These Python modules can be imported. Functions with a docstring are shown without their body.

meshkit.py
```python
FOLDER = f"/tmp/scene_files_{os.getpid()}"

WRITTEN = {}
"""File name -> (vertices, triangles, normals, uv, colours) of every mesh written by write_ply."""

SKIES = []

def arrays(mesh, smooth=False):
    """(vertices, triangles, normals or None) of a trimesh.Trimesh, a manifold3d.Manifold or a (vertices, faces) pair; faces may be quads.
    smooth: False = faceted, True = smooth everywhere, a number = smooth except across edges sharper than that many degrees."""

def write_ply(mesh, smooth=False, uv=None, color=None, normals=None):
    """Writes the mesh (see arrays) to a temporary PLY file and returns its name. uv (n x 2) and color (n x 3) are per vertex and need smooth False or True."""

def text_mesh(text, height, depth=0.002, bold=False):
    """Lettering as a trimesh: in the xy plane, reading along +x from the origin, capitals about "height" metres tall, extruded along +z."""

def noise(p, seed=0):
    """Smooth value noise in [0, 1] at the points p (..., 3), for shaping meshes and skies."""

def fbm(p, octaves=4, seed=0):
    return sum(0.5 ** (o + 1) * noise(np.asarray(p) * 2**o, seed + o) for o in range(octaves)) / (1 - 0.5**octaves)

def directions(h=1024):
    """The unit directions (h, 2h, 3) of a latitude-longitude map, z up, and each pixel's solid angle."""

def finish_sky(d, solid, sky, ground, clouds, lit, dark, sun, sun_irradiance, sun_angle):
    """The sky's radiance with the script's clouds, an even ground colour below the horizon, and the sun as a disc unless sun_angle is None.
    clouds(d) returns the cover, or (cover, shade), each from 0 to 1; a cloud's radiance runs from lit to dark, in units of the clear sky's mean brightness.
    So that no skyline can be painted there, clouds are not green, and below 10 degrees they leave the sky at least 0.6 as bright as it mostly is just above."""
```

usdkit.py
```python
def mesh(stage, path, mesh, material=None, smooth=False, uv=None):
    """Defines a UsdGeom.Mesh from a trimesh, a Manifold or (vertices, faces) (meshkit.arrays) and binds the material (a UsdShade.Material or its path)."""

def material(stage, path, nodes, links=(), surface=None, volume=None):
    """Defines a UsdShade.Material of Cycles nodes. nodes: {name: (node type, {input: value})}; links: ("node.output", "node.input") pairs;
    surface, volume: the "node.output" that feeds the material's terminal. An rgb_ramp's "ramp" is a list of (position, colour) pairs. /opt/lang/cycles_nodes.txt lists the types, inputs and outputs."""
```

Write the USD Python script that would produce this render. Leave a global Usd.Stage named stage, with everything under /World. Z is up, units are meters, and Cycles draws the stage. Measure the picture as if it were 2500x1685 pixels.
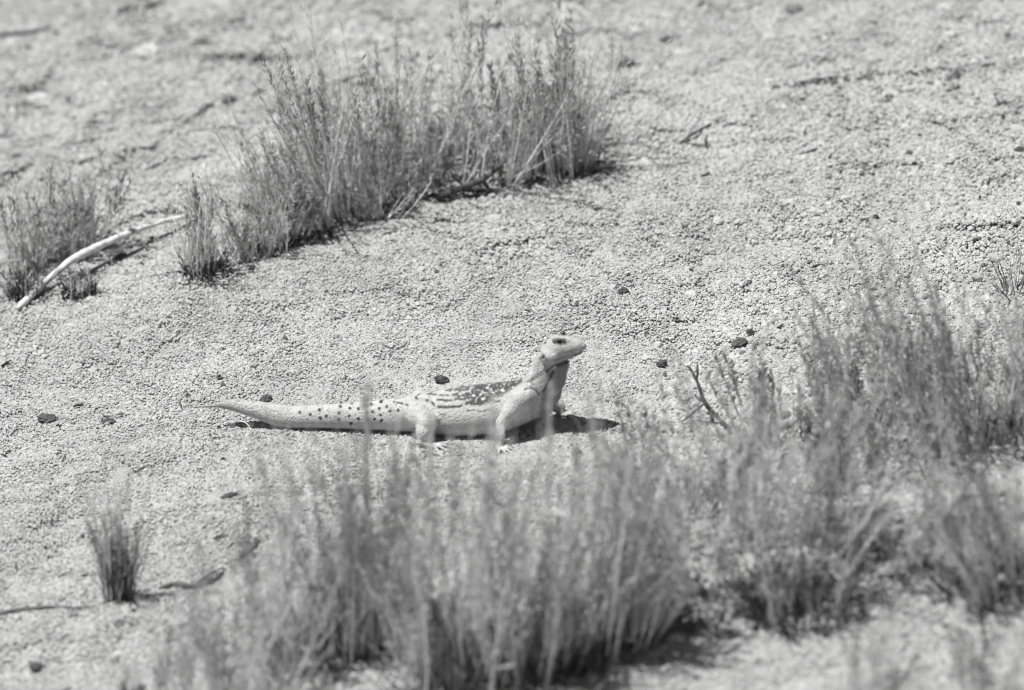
import math
import numpy as np
import trimesh
import usdkit
import meshkit
from pxr import Usd, UsdGeom, UsdLux, UsdShade, Sdf, Gf, Vt

# ------------------------------------------------------------------ camera, sky, sun
stage = Usd.Stage.CreateInMemory()
UsdGeom.SetStageUpAxis(stage, 'Z')
UsdGeom.SetStageMetersPerUnit(stage, 1.0)
UsdGeom.Xform.Define(stage, '/World')

PITCH, DIST, WIDTH = math.radians(27.0), 6.0, 0.80          # looking down, metres to the animal, metres across the frame there
SP, CP = math.sin(PITCH), math.cos(PITCH)
CAM = np.array([0.0, -DIST * CP, DIST * SP])
FOCAL = 36.0 * DIST / WIDTH
cam = UsdGeom.Camera.Define(stage, '/World/Camera')
cam.AddTransformOp().Set(Gf.Matrix4d(1, 0, 0, 0, 0, SP, CP, 0, 0, -CP, SP, 0, CAM[0], CAM[1], CAM[2], 1))
cam.CreateHorizontalApertureAttr(36.0)
cam.CreateVerticalApertureAttr(36.0 * 690 / 1024)
cam.CreateFocalLengthAttr(FOCAL)
cam.CreateFocusDistanceAttr(6.0)
cam.CreateFStopAttr(4.7)
cam.CreateExposureAttr(0.41)

SUN = np.array([-0.36, 0.03, 0.93]); SUN /= np.linalg.norm(SUN)
sun = UsdLux.DistantLight.Define(stage, '/World/Sun')
sun.CreateNormalizeAttr(True) if hasattr(sun, 'CreateNormalizeAttr') else None
sun.CreateIntensityAttr(1.25)
sun.CreateAngleAttr(0.53)
sun.CreateColorAttr(Gf.Vec3f(1.0, 0.997, 0.992))
_x = np.cross([0, 1, 0], SUN); _x /= np.linalg.norm(_x); _y = np.cross(SUN, _x)
sun.AddTransformOp().Set(Gf.Matrix4d(*_x, 0, *_y, 0, *SUN, 0, 0, 0, 0, 1))
skymat = usdkit.material(stage, '/World/Looks/daylight_sky', {
    's': ('sky_texture', {'sky_type': 'single_scattering', 'sun_disc': False, 'sun_elevation': math.asin(SUN[2]),
                          'sun_rotation': math.atan2(SUN[0], SUN[1])}),
    'bw': ('separate_color', {'color_type': 'rgb'}),           # black and white film behind a red filter
    'b': ('background_shader', {'strength': 0.052})}, [('s.color', 'bw.color'), ('bw.r', 'b.color')], surface='b.background')
sky = UsdLux.DomeLight.Define(stage, '/World/sky')
UsdShade.MaterialBindingAPI.Apply(sky.GetPrim()).Bind(skymat)
sky.GetPrim().SetCustomDataByKey('kind', 'structure')

# ------------------------------------------------------------------ helpers
USED = {}


def free(parent, name):
    k = USED.get((parent, name), -1) + 1
    USED[(parent, name)] = k
    return f'{parent}/{name}' + (f'_{k:03d}' if k else '')


def tag(prim, label=None, cat=None, group=None, kind=None):
    prim = prim.GetPrim() if hasattr(prim, 'GetPrim') else prim
    for k, v in (('label', label), ('category', cat), ('group', group), ('kind', kind)):
        if v:
            prim.SetCustomDataByKey(k, v)
    return prim


def xform(name, loc, rotz=0.0, **tags):
    x = UsdGeom.Xform.Define(stage, free('/World', name))
    x.AddTranslateOp().Set(Gf.Vec3d(*map(float, loc)))
    if rotz:
        x.AddRotateZOp().Set(float(math.degrees(rotz)))
    tag(x, **tags)
    return str(x.GetPath())


def put(name, mesh, mat, parent='/World', smooth=False, tone=None, **tags):
    m = usdkit.mesh(stage, free(parent, name), mesh, mat, smooth=smooth)
    if tone is not None:
        UsdGeom.PrimvarsAPI(m).CreatePrimvar('tone', Sdf.ValueTypeNames.Color3fArray, 'vertex').Set(
            Vt.Vec3fArray.FromNumpy(np.repeat(np.asarray(tone, np.float32)[:, None], 3, 1)))
    tag(m, **tags)
    return str(m.GetPath())


def unit(v):
    v = np.asarray(v, float)
    return v / np.maximum(np.linalg.norm(v, axis=-1, keepdims=True), 1e-12)


def smoothstep(a, b, x):
    t = np.clip((x - a) / (b - a), 0, 1)
    return t * t * (3 - 2 * t)


# photograph pixel (2500 x 1685) -> point on the ground (plus a height)
def ray(u, v):
    dx = (np.asarray(u, float) - 1250.0) / 2500.0 * WIDTH / DIST
    dy = -(np.asarray(v, float) - 842.5) / 2500.0 * WIDTH / DIST
    return np.stack([dx, CP + dy * SP, -SP + dy * CP], -1)


def project(p):
    d = np.asarray(p, float) - CAM
    z = d[..., 1] * CP - d[..., 2] * SP
    yy = d[..., 1] * SP + d[..., 2] * CP
    return 1250 + d[..., 0] / z * DIST / WIDTH * 2500, 842.5 - yy / z * DIST / WIDTH * 2500


SLOPE = 0.13
BANK = None


def rawground(x, y):
    x, y = np.asarray(x, float), np.asarray(y, float)
    p = np.stack([x, y, np.zeros_like(x)], -1)
    near = np.exp(-((x / 3.0) ** 2 + (y / 3.0) ** 2))
    z = SLOPE * 4.0 * np.tanh(x / 4.0)
    # everything that is not the plain slope fades out round the animal
    a = (x + 0.0) * 0.968 - (y + 0.085) * 0.25
    b = (x + 0.0) * 0.25 + (y + 0.085) * 0.968
    calm = 1 - np.exp(-((a / 0.26) ** 2 + (b / 0.13) ** 2) ** 1.5)
    rel = (meshkit.fbm(p * 3.1 + 11, 3, 5) - 0.5) * 0.035 + (meshkit.fbm(p * 16 + 3, 2, 9) - 0.5) * 0.010
    z = z + calm * rel * (0.25 + 0.75 * near) + (meshkit.fbm(p * 0.35 + 7, 3, 2) - 0.5) * 0.6 * (1 - near)
    # lumpy ground further back
    far = smoothstep(0.35, 0.8, y - 0.5 * x)
    z = z + far * near * (meshkit.fbm(p * 22 + 31, 2, 19) - 0.5) * 0.012
    if BANK is not None:
        for (c, h, ra, rb, co, si) in BANK:                    # low mounds under the plants
            dx, dy = x - c[0], y - c[1]
            z = z + h * np.exp(-(((dx * co + dy * si) / ra) ** 2 + ((-dx * si + dy * co) / rb) ** 2))
    return z


def P(u, v, h=0.0):
    d = ray(u, v)
    t = np.full(d.shape[:-1], DIST)
    for _ in range(14):
        q = CAM + d * t[..., None]
        e = q[..., 2] - rawground(q[..., 0], q[..., 1]) - h
        t = t + e / 0.48
    return CAM + d * t[..., None]


_c = lambda u, v: P(float(u), float(v))
BANK0 = [((820, 430), 0.018, 0.20, 0.07, 20), ((1300, 330), 0.016, 0.12, 0.08, 10), ((880, 1480), 0.016, 0.11, 0.06, 20),
         ((1400, 1480), 0.028, 0.14, 0.055, 20), ((1980, 1380), 0.022, 0.16, 0.06, 20), ((2400, 1330), 0.018, 0.10, 0.07, 20)]
BANK_ = [(_c(*c), h, ra, rb, math.cos(math.radians(a)), math.sin(math.radians(a))) for c, h, ra, rb, a in BANK0]
BANK = BANK_


def onground(x, y, h=0.0):
    return np.stack([x, y, rawground(x, y) + h], -1)


def mix(nodes, links):
    return nodes, links


def plain(name, col, rough=0.85, var=0.35, scale=400.0, bump=0.0, spec=0.2, trans=0.0, isl=0.0):
    """A grey material with a little grain; isl varies it per loose piece."""
    path = '/World/Looks/' + name
    lo, hi = col * (1 - var), col * (1 + var)
    nodes = {'tc': ('texture_coordinate', {}), 'n': ('noise_texture', {'scale': scale, 'detail': 3.0, 'roughness': 0.6}),
             'r': ('rgb_ramp', {'ramp': [(0.3, (lo,) * 3), (0.7, (hi,) * 3)]}),
             'p': ('principled_bsdf', {'roughness': rough, 'specular_ior_level': spec})}
    links = [('tc.object', 'n.vector'), ('n.fac', 'r.fac')]
    last = 'r.color'
    if isl:
        nodes['g'] = ('attribute', {'attribute': 'tone'})
        nodes['im'] = ('mix', {'mix_type': 'multiply', 'fac': 1.0})
        links += [(last, 'im.color1'), ('g.color', 'im.color2')]
        last = 'im.color'
    links.append((last, 'p.base_color'))
    if bump:
        nodes['b'] = ('bump', {'strength': 0.8, 'distance': bump})
        links += [('n.fac', 'b.height'), ('b.normal', 'p.normal')]
    surf = 'p.BSDF'
    if trans:
        nodes['t'] = ('translucent_bsdf', {})
        nodes['mx'] = ('mix_closure', {'fac': trans})
        links += [(last, 't.color'), ('p.BSDF', 'mx.closure1'), ('t.BSDF', 'mx.closure2')]
        surf = 'mx.closure'
    return usdkit.material(stage, path, nodes, links, surface=surf)


# ------------------------------------------------------------------ materials
SAND = 0.40
M = {}
M['ground'] = usdkit.material(stage, '/World/Looks/sandy_ground', {
    'g': ('geometry', {}),
    'n1': ('noise_texture', {'scale': 9.0, 'detail': 5.0, 'roughness': 0.62}),
    'n2': ('noise_texture', {'scale': 330.0, 'detail': 4.0, 'roughness': 0.7}),
    'v': ('voronoi_texture', {'scale': 260.0}),
    'r1': ('rgb_ramp', {'ramp': [(0.3, (SAND * 0.82,) * 3), (0.7, (SAND * 1.1,) * 3)]}),
    'r2': ('rgb_ramp', {'ramp': [(0.28, (0.62,) * 3), (0.5, (0.95,) * 3), (0.72, (1.2,) * 3)]}),
    'm': ('mix', {'mix_type': 'multiply', 'fac': 1.0}),
    'add': ('math', {'math_type': 'multiply_add', 'value2': 0.6}),
    'b': ('bump', {'strength': 1.0, 'distance': 0.0022}),
    'p': ('principled_bsdf', {'roughness': 0.95, 'specular_ior_level': 0.1})},
    [('g.position', 'n1.vector'), ('g.position', 'n2.vector'), ('g.position', 'v.vector'), ('n1.fac', 'r1.fac'), ('n2.fac', 'r2.fac'),
     ('r1.color', 'm.color1'), ('r2.color', 'm.color2'), ('m.color', 'p.base_color'),
     ('v.distance', 'add.value1'), ('n2.fac', 'add.value3'), ('add.value', 'b.height'), ('b.normal', 'p.normal')], surface='p.BSDF')
M['gravel'] = usdkit.material(stage, '/World/Looks/gravel_grains', {
    'g': ('geometry', {}), 'tc': ('texture_coordinate', {}), 'at': ('attribute', {'attribute': 'tone'}),
    'n1': ('noise_texture', {'scale': 9.0, 'detail': 5.0, 'roughness': 0.62}),
    'n': ('noise_texture', {'scale': 900.0, 'detail': 2.0}),
    'r1': ('rgb_ramp', {'ramp': [(0.3, (0.86,) * 3), (0.7, (1.08,) * 3)]}),
    'ri': ('rgb_ramp', {'ramp': [(0.0, (0.09,) * 3), (0.009, (0.14,) * 3), (0.016, (SAND * 0.86,) * 3), (0.5, (SAND * 1.0,) * 3), (0.95, (SAND * 1.12,) * 3), (1.0, (SAND * 1.18,) * 3)]}),
    'rn': ('rgb_ramp', {'ramp': [(0.3, (0.9,) * 3), (0.7, (1.1,) * 3)]}),
    'm': ('mix', {'mix_type': 'multiply', 'fac': 1.0}), 'm2': ('mix', {'mix_type': 'multiply', 'fac': 1.0}),
    'p': ('principled_bsdf', {'roughness': 0.9, 'specular_ior_level': 0.15})},
    [('at.fac', 'ri.fac'), ('tc.object', 'n.vector'), ('n.fac', 'rn.fac'), ('g.position', 'n1.vector'), ('n1.fac', 'r1.fac'),
     ('ri.color', 'm.color1'), ('rn.color', 'm.color2'), ('m.color', 'm2.color1'), ('r1.color', 'm2.color2'), ('m2.color', 'p.base_color')], surface='p.BSDF')
M['stem'] = plain('pale_dry_stem', 0.66, var=0.3, scale=250, isl=0.35)
M['stalk'] = plain('straw_stalk', 0.7, var=0.2, scale=200, isl=0.2)
M['leaf'] = plain('grey_leaf', 0.6, var=0.25, scale=120, trans=0.4, isl=0.4)
M['leaf_dark'] = plain('dusky_leaf', 0.48, var=0.3, scale=120, trans=0.35, isl=0.45)
M['dead'] = plain('dead_shade_stem', 0.085, var=0.4, scale=300, isl=0.5)  # dead twigs, and shade of the shrub bases put into the colour
M['stick'] = plain('bleached_stick', 0.55, var=0.4, scale=110, bump=0.0006)
M['stick_dark'] = plain('weathered_dark_wood', 0.07, var=0.5, scale=350, bump=0.0012)
M['stick_mid'] = plain('grey_wood', 0.17, var=0.4, scale=350, bump=0.001)
M['stone_dark'] = plain('dark_pebble', 0.08, var=0.6, scale=420, bump=0.001, rough=0.7)
M['stone_pale'] = plain('pale_stone', 0.40, var=0.2, scale=120, bump=0.002)
M['eye'] = usdkit.material(stage, '/World/Looks/lizard_eye', {'p': ('principled_bsdf', {'base_color': (0.008,) * 3, 'roughness': 0.15})}, surface='p.BSDF')
M['skin'] = usdkit.material(stage, '/World/Looks/lizard_skin', {
    'a': ('attribute', {'attribute': 'tone'}), 'tc': ('texture_coordinate', {}),
    'v': ('voronoi_texture', {'scale': 820.0}), 'n': ('noise_texture', {'scale': 600.0, 'detail': 3.0}),
    'rn': ('rgb_ramp', {'ramp': [(0.3, (0.84,) * 3), (0.7, (1.1,) * 3)]}),
    'm': ('mix', {'mix_type': 'multiply', 'fac': 1.0}),
    'b': ('bump', {'strength': 0.8, 'distance': 0.0008, 'invert': True}),
    'p': ('principled_bsdf', {'roughness': 0.62, 'specular_ior_level': 0.3})},
    [('tc.object', 'v.vector'), ('tc.object', 'n.vector'), ('a.color', 'm.color1'), ('n.fac', 'rn.fac'), ('rn.color', 'm.color2'),
     ('m.color', 'p.base_color'), ('v.distance', 'b.height'), ('b.normal', 'p.normal')], surface='p.BSDF')


# ------------------------------------------------------------------ ground, one sheet to the horizon
def axis(lo, hi, step, out, grow=1.18):
    mid = list(np.arange(lo, hi + step / 2, step))
    a, s = [], step
    while (a[-1] if a else mid[-1]) < out:
        s *= grow
        a.append((a[-1] if a else mid[-1]) + s)
    b, s = [], step
    while (b[-1] if b else mid[0]) > -out:
        s *= grow
        b.append((b[-1] if b else mid[0]) - s)
    return np.array(b[::-1] + mid + a)


gx, gy = axis(-0.62, 0.62, 0.004, 400.0), axis(-0.85, 1.3, 0.004, 400.0)
X, Y = np.meshgrid(gx, gy, indexing='xy')
Z = rawground(X, Y) - 0.0012
idx = np.arange(X.size).reshape(X.shape)
quads = np.stack([idx[:-1, :-1], idx[:-1, 1:], idx[1:, 1:], idx[1:, :-1]], -1).reshape(-1, 4)
put('ground', (np.stack([X, Y, Z], -1).reshape(-1, 3), quads), M['ground'], smooth=True, kind='structure',
    label='pale sandy gravel slope that rises to the right')


# gravel: a few patches of loose grains laid over and over in every direction
def grains(n, size, med, rng):
    base = trimesh.creation.icosphere(1)
    bv, bf = np.array(base.vertices), np.array(base.faces)
    c = (rng.random((n, 2)) - 0.5) * size
    keep = np.abs(c).max(1) < size * (0.36 + 0.14 * rng.random(n))
    c = c[keep]; n = len(c)
    r = np.clip(med * np.exp(rng.normal(0, 0.36, n)), 0.45 * med, 2.2 * med) * np.where(rng.random(n) < 0.01, rng.uniform(1.6, 2.6, n), 1)
    vs = np.repeat(bv[None], n, 0)
    vs = vs * (1 + 0.16 * rng.normal(size=(n, len(bv), 1)))
    vs = vs * np.stack([rng.uniform(0.8, 1.3, n), rng.uniform(0.7, 1.1, n), rng.uniform(0.6, 0.95, n)], -1)[:, None]
    a = rng.uniform(0, 2 * math.pi, n); ca, sa = np.cos(a)[:, None], np.sin(a)[:, None]
    t = rng.normal(0, 0.35, n); ct, st = np.cos(t)[:, None], np.sin(t)[:, None]
    x, y, z = vs[..., 0], vs[..., 1], vs[..., 2]
    y, z = y * ct - z * st, y * st + z * ct
    x, y = x * ca - y * sa, x * sa + y * ca
    vs = np.stack([x, y, z], -1) * r[:, None, None]
    vs[..., :2] += c[:, None]
    vs[..., 2] += (r * rng.uniform(-0.5, 0.12, n))[:, None]
    f = (bf[None] + (np.arange(n) * len(bv))[:, None, None]).reshape(-1, 3)
    return vs.reshape(-1, 3), f


rng = np.random.default_rng(4)
inst = UsdGeom.PointInstancer.Define(stage, free('/World', 'gravel'))
tag(inst, label='loose pale gravel and coarse sand over the slope', cat='gravel', kind='stuff')
ip = str(inst.GetPath())
NV = 9
for k in range(NV):
    med = [0.0007, 0.00085, 0.00102][k % 3]
    n = int(0.06 ** 2 / (med * 2.05) ** 2)
    gm = grains(n, 0.06, med, rng)
    m = usdkit.mesh(stage, f'{ip}/grain_patch' + (f'_{k:03d}' if k else ''), gm, M['gravel'], smooth=False)
    UsdGeom.PrimvarsAPI(m).CreatePrimvar('tone', Sdf.ValueTypeNames.Color3fArray, 'vertex').Set(Vt.Vec3fArray.FromNumpy(np.repeat(rng.random(len(gm[0]) // 42), 42 * 3).reshape(-1, 3).astype(np.float32)))
    inst.CreatePrototypesRel().AddTarget(m.GetPath())
step = 0.036
px, py = np.meshgrid(np.arange(-0.6, 0.6, step), np.arange(-0.8, 1.15, step))
px = (px + rng.uniform(-0.3, 0.3, px.shape) * step).ravel(); py = (py + rng.uniform(-0.3, 0.3, py.shape) * step).ravel()
pz = rawground(px, py)
e = 0.012
nrm = unit(np.stack([-(rawground(px + e, py) - rawground(px - e, py)) / (2 * e), -(rawground(px, py + e) - rawground(px, py - e)) / (2 * e), np.ones_like(px)], -1))
uu, vv = project(np.stack([px, py, pz], -1))
inside = (uu > -120) & (uu < 2620) & (vv > -120) & (vv < 1820)
px, py, pz, nrm, uu, vv = (q[inside] for q in (px, py, pz, nrm, uu, vv))
coarse = meshkit.fbm(np.stack([px, py, 0 * px], -1) * 5, 2, 77) + 0.5 * smoothstep(1500, 2300, uu) * smoothstep(200, 500, vv) * (1 - smoothstep(800, 1000, vv)) - 0.25 * np.exp(-(((uu - 1250) / 330) ** 2 + ((vv - 560) / 130) ** 2))
quat = []
for n_, a in zip(nrm, rng.uniform(0, 2 * math.pi, len(px))):
    q1 = Gf.Rotation(Gf.Vec3d(0, 0, 1), Gf.Vec3d(*map(float, n_))).GetQuat()
    q = q1 * Gf.Rotation(Gf.Vec3d(0, 0, 1), math.degrees(a)).GetQuat()
    quat.append(Gf.Quath(float(q.GetReal()), *map(float, q.GetImaginary())))
which = np.clip((coarse - 0.25) * 5 + rng.normal(0, 0.5, len(px)), 0, 2.99).astype(int)
sc = np.clip(0.95 + 0.7 * (coarse - 0.5), 0.8, 1.3)
inst.CreateProtoIndicesAttr(Vt.IntArray.FromNumpy((which + 3 * rng.integers(0, NV // 3, len(px))).astype(np.int32)))
inst.CreatePositionsAttr(Vt.Vec3fArray.FromNumpy(np.stack([px, py, pz], -1).astype(np.float32)))
inst.CreateOrientationsAttr(Vt.QuathArray(quat))
inst.CreateScalesAttr(Vt.Vec3fArray.FromNumpy(np.stack([np.maximum(sc, 1.0), np.maximum(sc, 1.0), sc], -1).astype(np.float32)))


# ------------------------------------------------------------------ stems, sticks and stones
def tubes(paths, radii, sides=3):
    """paths (S, N, 3), radii (S, N) -> one closed tapered tube for each path."""
    paths, radii = np.asarray(paths, float), np.asarray(radii, float)
    S, N = paths.shape[:2]
    tan = unit(np.gradient(paths, axis=1))
    ref = np.where(np.abs(tan[..., 2:3]) > 0.8, [1.0, 0.13, 0], [0.05, 0.1, 1.0])
    a = unit(np.cross(tan, ref)); b = np.cross(tan, a)
    th = np.arange(sides) / sides * 2 * math.pi
    ring = a[:, :, None] * np.cos(th)[:, None] + b[:, :, None] * np.sin(th)[:, None]
    v = paths[:, :, None] + ring * radii[:, :, None, None]
    i = np.arange(S * N * sides).reshape(S, N, sides)
    j = np.roll(i, -1, axis=2)
    f = np.stack([i[:, :-1], j[:, :-1], j[:, 1:], i[:, 1:]], -1).reshape(-1, 4)
    f = np.vstack([f[:, [0, 1, 2]], f[:, [0, 2, 3]]])
    caps = []
    for k in range(1, sides - 1):
        caps += [np.stack([i[:, 0, 0], i[:, 0, k + 1], i[:, 0, k]], -1), np.stack([i[:, -1, 0], i[:, -1, k], i[:, -1, k + 1]], -1)]
    return v.reshape(-1, 3), np.vstack([f] + caps)


def join(parts):
    parts = [p for p in parts if len(p[0])]
    n = np.cumsum([0] + [len(p[0]) for p in parts[:-1]])
    return np.vstack([p[0] for p in parts]), np.vstack([p[1] + k for p, k in zip(parts, n)])


def leaflets(paths, per, t0, length, width, spread, rng):
    """Small narrow leaves lying along the upper part of each path."""
    S, N = paths.shape[:2]
    t = (t0 + (1 - t0) * rng.random((S, per)) ** 0.85) * (N - 1.001)
    i = np.floor(t).astype(int); fr = (t - i)[..., None]
    s = np.arange(S)[:, None]
    p0, p1 = paths[s, i], paths[s, np.minimum(i + 1, N - 1)]
    base = (p0 * (1 - fr) + p1 * fr).reshape(-1, 3)
    ax = unit(p1 - p0).reshape(-1, 3)
    rad = unit(np.cross(ax, rng.normal(size=ax.shape)))
    d = unit(ax + rad * spread * rng.uniform(0.4, 1.4, (len(ax), 1)))
    side = unit(np.cross(d, rng.normal(size=ax.shape)))
    L = length * rng.uniform(0.6, 1.35, (len(ax), 1)); W = width * rng.uniform(0.6, 1.3, (len(ax), 1))
    nn = np.cross(side, d)
    mid = base + d * L * 0.45 + nn * L * 0.05
    v = np.stack([base, mid - side * W / 2, base + d * L, mid + side * W / 2], 1).reshape(-1, 3)
    k = np.arange(len(base)) * 4
    return v, np.vstack([np.stack([k, k + 1, k + 2], -1), np.stack([k, k + 2, k + 3], -1)])


def shoots(roots, dirs, lengths, rng, N=8, wob=0.05, droop=0.0, bend=0.25):
    """Curved shoot paths from roots along dirs, turning slowly upright or wavering."""
    S = len(roots)
    pts = [roots]
    d = unit(dirs)
    side = unit(rng.normal(size=(S, 3)) * [1, 1, 0.1])
    for k in range(1, N):
        d = unit(d + np.array([0, 0, 1]) * bend / N + side * wob * rng.normal(0.3, 1.0, (S, 1)) + np.array([0, 0, -1]) * droop * (k / N) ** 2)
        pts.append(pts[-1] + d * (lengths / (N - 1))[:, None])
    return np.stack(pts, 1)


def plant(name, uv, h_px, w_px, n, seed, label, cat, lean=(0, 0), base_w=None, base_d=None, fan=0.5, leaf='leaf', leafy=9, t0=0.3,
          stalks=6, dead=40, thick=1.0, group=None, leaf_len=0.0058, leaf_w=0.0011, branch=1.6, even=0.22, spread=0.95, line=0.0, dead_h=0.10, dead_up=0.5, bunch=4, wild=0.17, darkf=0.24, dense=0.55):
    """A low clump of wiry shoots growing in small bunches. h_px: its height in the photograph, w_px: width of its top there."""
    rng = np.random.default_rng(seed)
    o = P(*map(float, uv))
    mm = WIDTH / 2500
    H, W = h_px * mm / CP, w_px * mm
    base_w = W * 0.36 if base_w is None else base_w
    base_d = max(base_w * 0.55, 0.01) if base_d is None else base_d
    th = xform(name, o, label=label, cat=cat, group=group)
    nb_ = max(int(n * dense) // bunch, 1)
    n = nb_ * bunch
    of = np.repeat(np.arange(nb_), bunch)
    al = rng.uniform(0, 2 * math.pi, nb_); rr = np.sqrt(rng.random(nb_))
    ex, ey = np.cos(al) * rr, np.sin(al) * rr
    hb = even + (1.05 - even) * rng.random(nb_) ** 1.25                # bunch heights: many low, few tall
    tx = (ex * W / 2 - ex * base_w * 0.8) / H + rng.normal(0, wild, nb_) + lean[0]
    ty = (ey * W / 2 * fan) / H + rng.normal(0, wild, nb_) + lean[1]
    tight = 0.0035
    bx = (ex * base_w)[of] + rng.normal(0, tight, n); by = (ey * base_d + ex * base_w * line)[of] + rng.normal(0, tight, n)
    roots = onground(o[0] + bx, o[1] + by) - o
    roots[:, 2] -= 0.002
    L = H * np.clip(hb[of] * rng.uniform(0.65, 1.08, n), 0.12, 1.1)
    dirs = np.stack([tx[of] + rng.normal(0, 0.07, n), ty[of] + rng.normal(0, 0.07, n), np.ones(n)], -1)
    L = L * np.minimum(np.linalg.norm(dirs, axis=1), 1.35)
    main = shoots(roots, dirs, L, rng, N=8, wob=0.055, bend=0.15)
    tt = np.linspace(0, 1, 8)
    rm = 0.00050 * thick * (1 - 0.62 * tt)[None] * rng.uniform(0.65, 1.4, (n, 1))
    nb = int(n * branch)                                               # side shoots
    who = rng.integers(0, n, nb); at = rng.integers(1, 6, nb)
    bd = unit(main[who, at + 1] - main[who, at])
    bdirs = unit(bd + unit(rng.normal(size=(nb, 3))) * rng.uniform(0.15, 0.7, (nb, 1)))
    bl = L[who] * (1 - at / 7) * rng.uniform(0.35, 0.9, nb)
    side = shoots(main[who, at], bdirs, bl, rng, N=6, wob=0.08)
    rs = 0.00036 * thick * (1 - 0.6 * np.linspace(0, 1, 6))[None] * rng.uniform(0.65, 1.3, (nb, 1))
    ns = min(stalks, n)
    first = np.argsort(main[:, :, 1].mean(1) - 0.25 * main[:, -1, 2])[:3 * ns:3] if ns else np.array([], int)   # the nearest ones
    for k in first:
        put('stalk', tubes(main[k:k + 1], rm[k:k + 1] * 1.5, 5), M['stalk'], th, smooth=True, tone=np.full(40, rng.uniform(0.8, 1.2)))
    rest = np.setdiff1d(np.arange(n), first)
    put('fine_stems', join([tubes(main[rest], rm[rest]), tubes(side, rs)]), M['stem'], th, smooth=True, kind='stuff',
        tone=np.r_[np.repeat(rng.uniform(0.55, 1.35, nb_)[of][rest], 24), np.repeat(rng.uniform(0.55, 1.35, nb), 18)])
    if leafy:
        l2 = max(leafy * 2 // 3, 1)
        lv = [leaflets(main, leafy, t0, leaf_len, leaf_w, spread, rng), leaflets(side, l2, min(t0, 0.2), leaf_len, leaf_w, spread, rng)]
        isd = rng.random(nb_) < darkf                                  # some bunches are darker and end in leafy spikes
        bt = np.where(isd, rng.uniform(0.28, 0.55, nb_), rng.uniform(0.8, 1.3, nb_))
        sel = np.nonzero(isd[of])[0]
        put('foliage', join(lv), M[leaf], th, kind='stuff',
            tone=np.r_[np.repeat(bt[of], leafy * 4), np.repeat(bt[of][who], l2 * 4)] * np.repeat(rng.uniform(0.75, 1.2, n * leafy + nb * l2), 4))
        if len(sel):
            put('leafy_tips', leaflets(main[sel], 22, 0.55, leaf_len * 1.15, leaf_w, 0.6, rng), M[leaf], th, kind='stuff', tone=np.repeat(bt[of][sel], 22 * 4))
    if dead:  # short dark stems, which also stand in for self-shadow inside the base
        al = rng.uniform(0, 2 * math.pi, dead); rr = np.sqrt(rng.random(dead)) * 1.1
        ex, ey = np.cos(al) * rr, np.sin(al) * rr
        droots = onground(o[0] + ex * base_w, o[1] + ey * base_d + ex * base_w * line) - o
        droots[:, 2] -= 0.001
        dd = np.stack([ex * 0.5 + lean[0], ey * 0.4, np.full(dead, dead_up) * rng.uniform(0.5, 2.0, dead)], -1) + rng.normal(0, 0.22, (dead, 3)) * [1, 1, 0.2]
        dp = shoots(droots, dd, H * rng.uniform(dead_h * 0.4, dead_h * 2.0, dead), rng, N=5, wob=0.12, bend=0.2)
        put('dead_shade_stems', tubes(dp, 0.0007 * thick * np.linspace(1, 0.45, 5)[None] * rng.uniform(0.6, 1.5, (dead, 1))), M['dead'], th, smooth=True, kind='stuff', tone=np.repeat(rng.uniform(0.5, 1.6, dead), 15))
    return th


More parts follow.
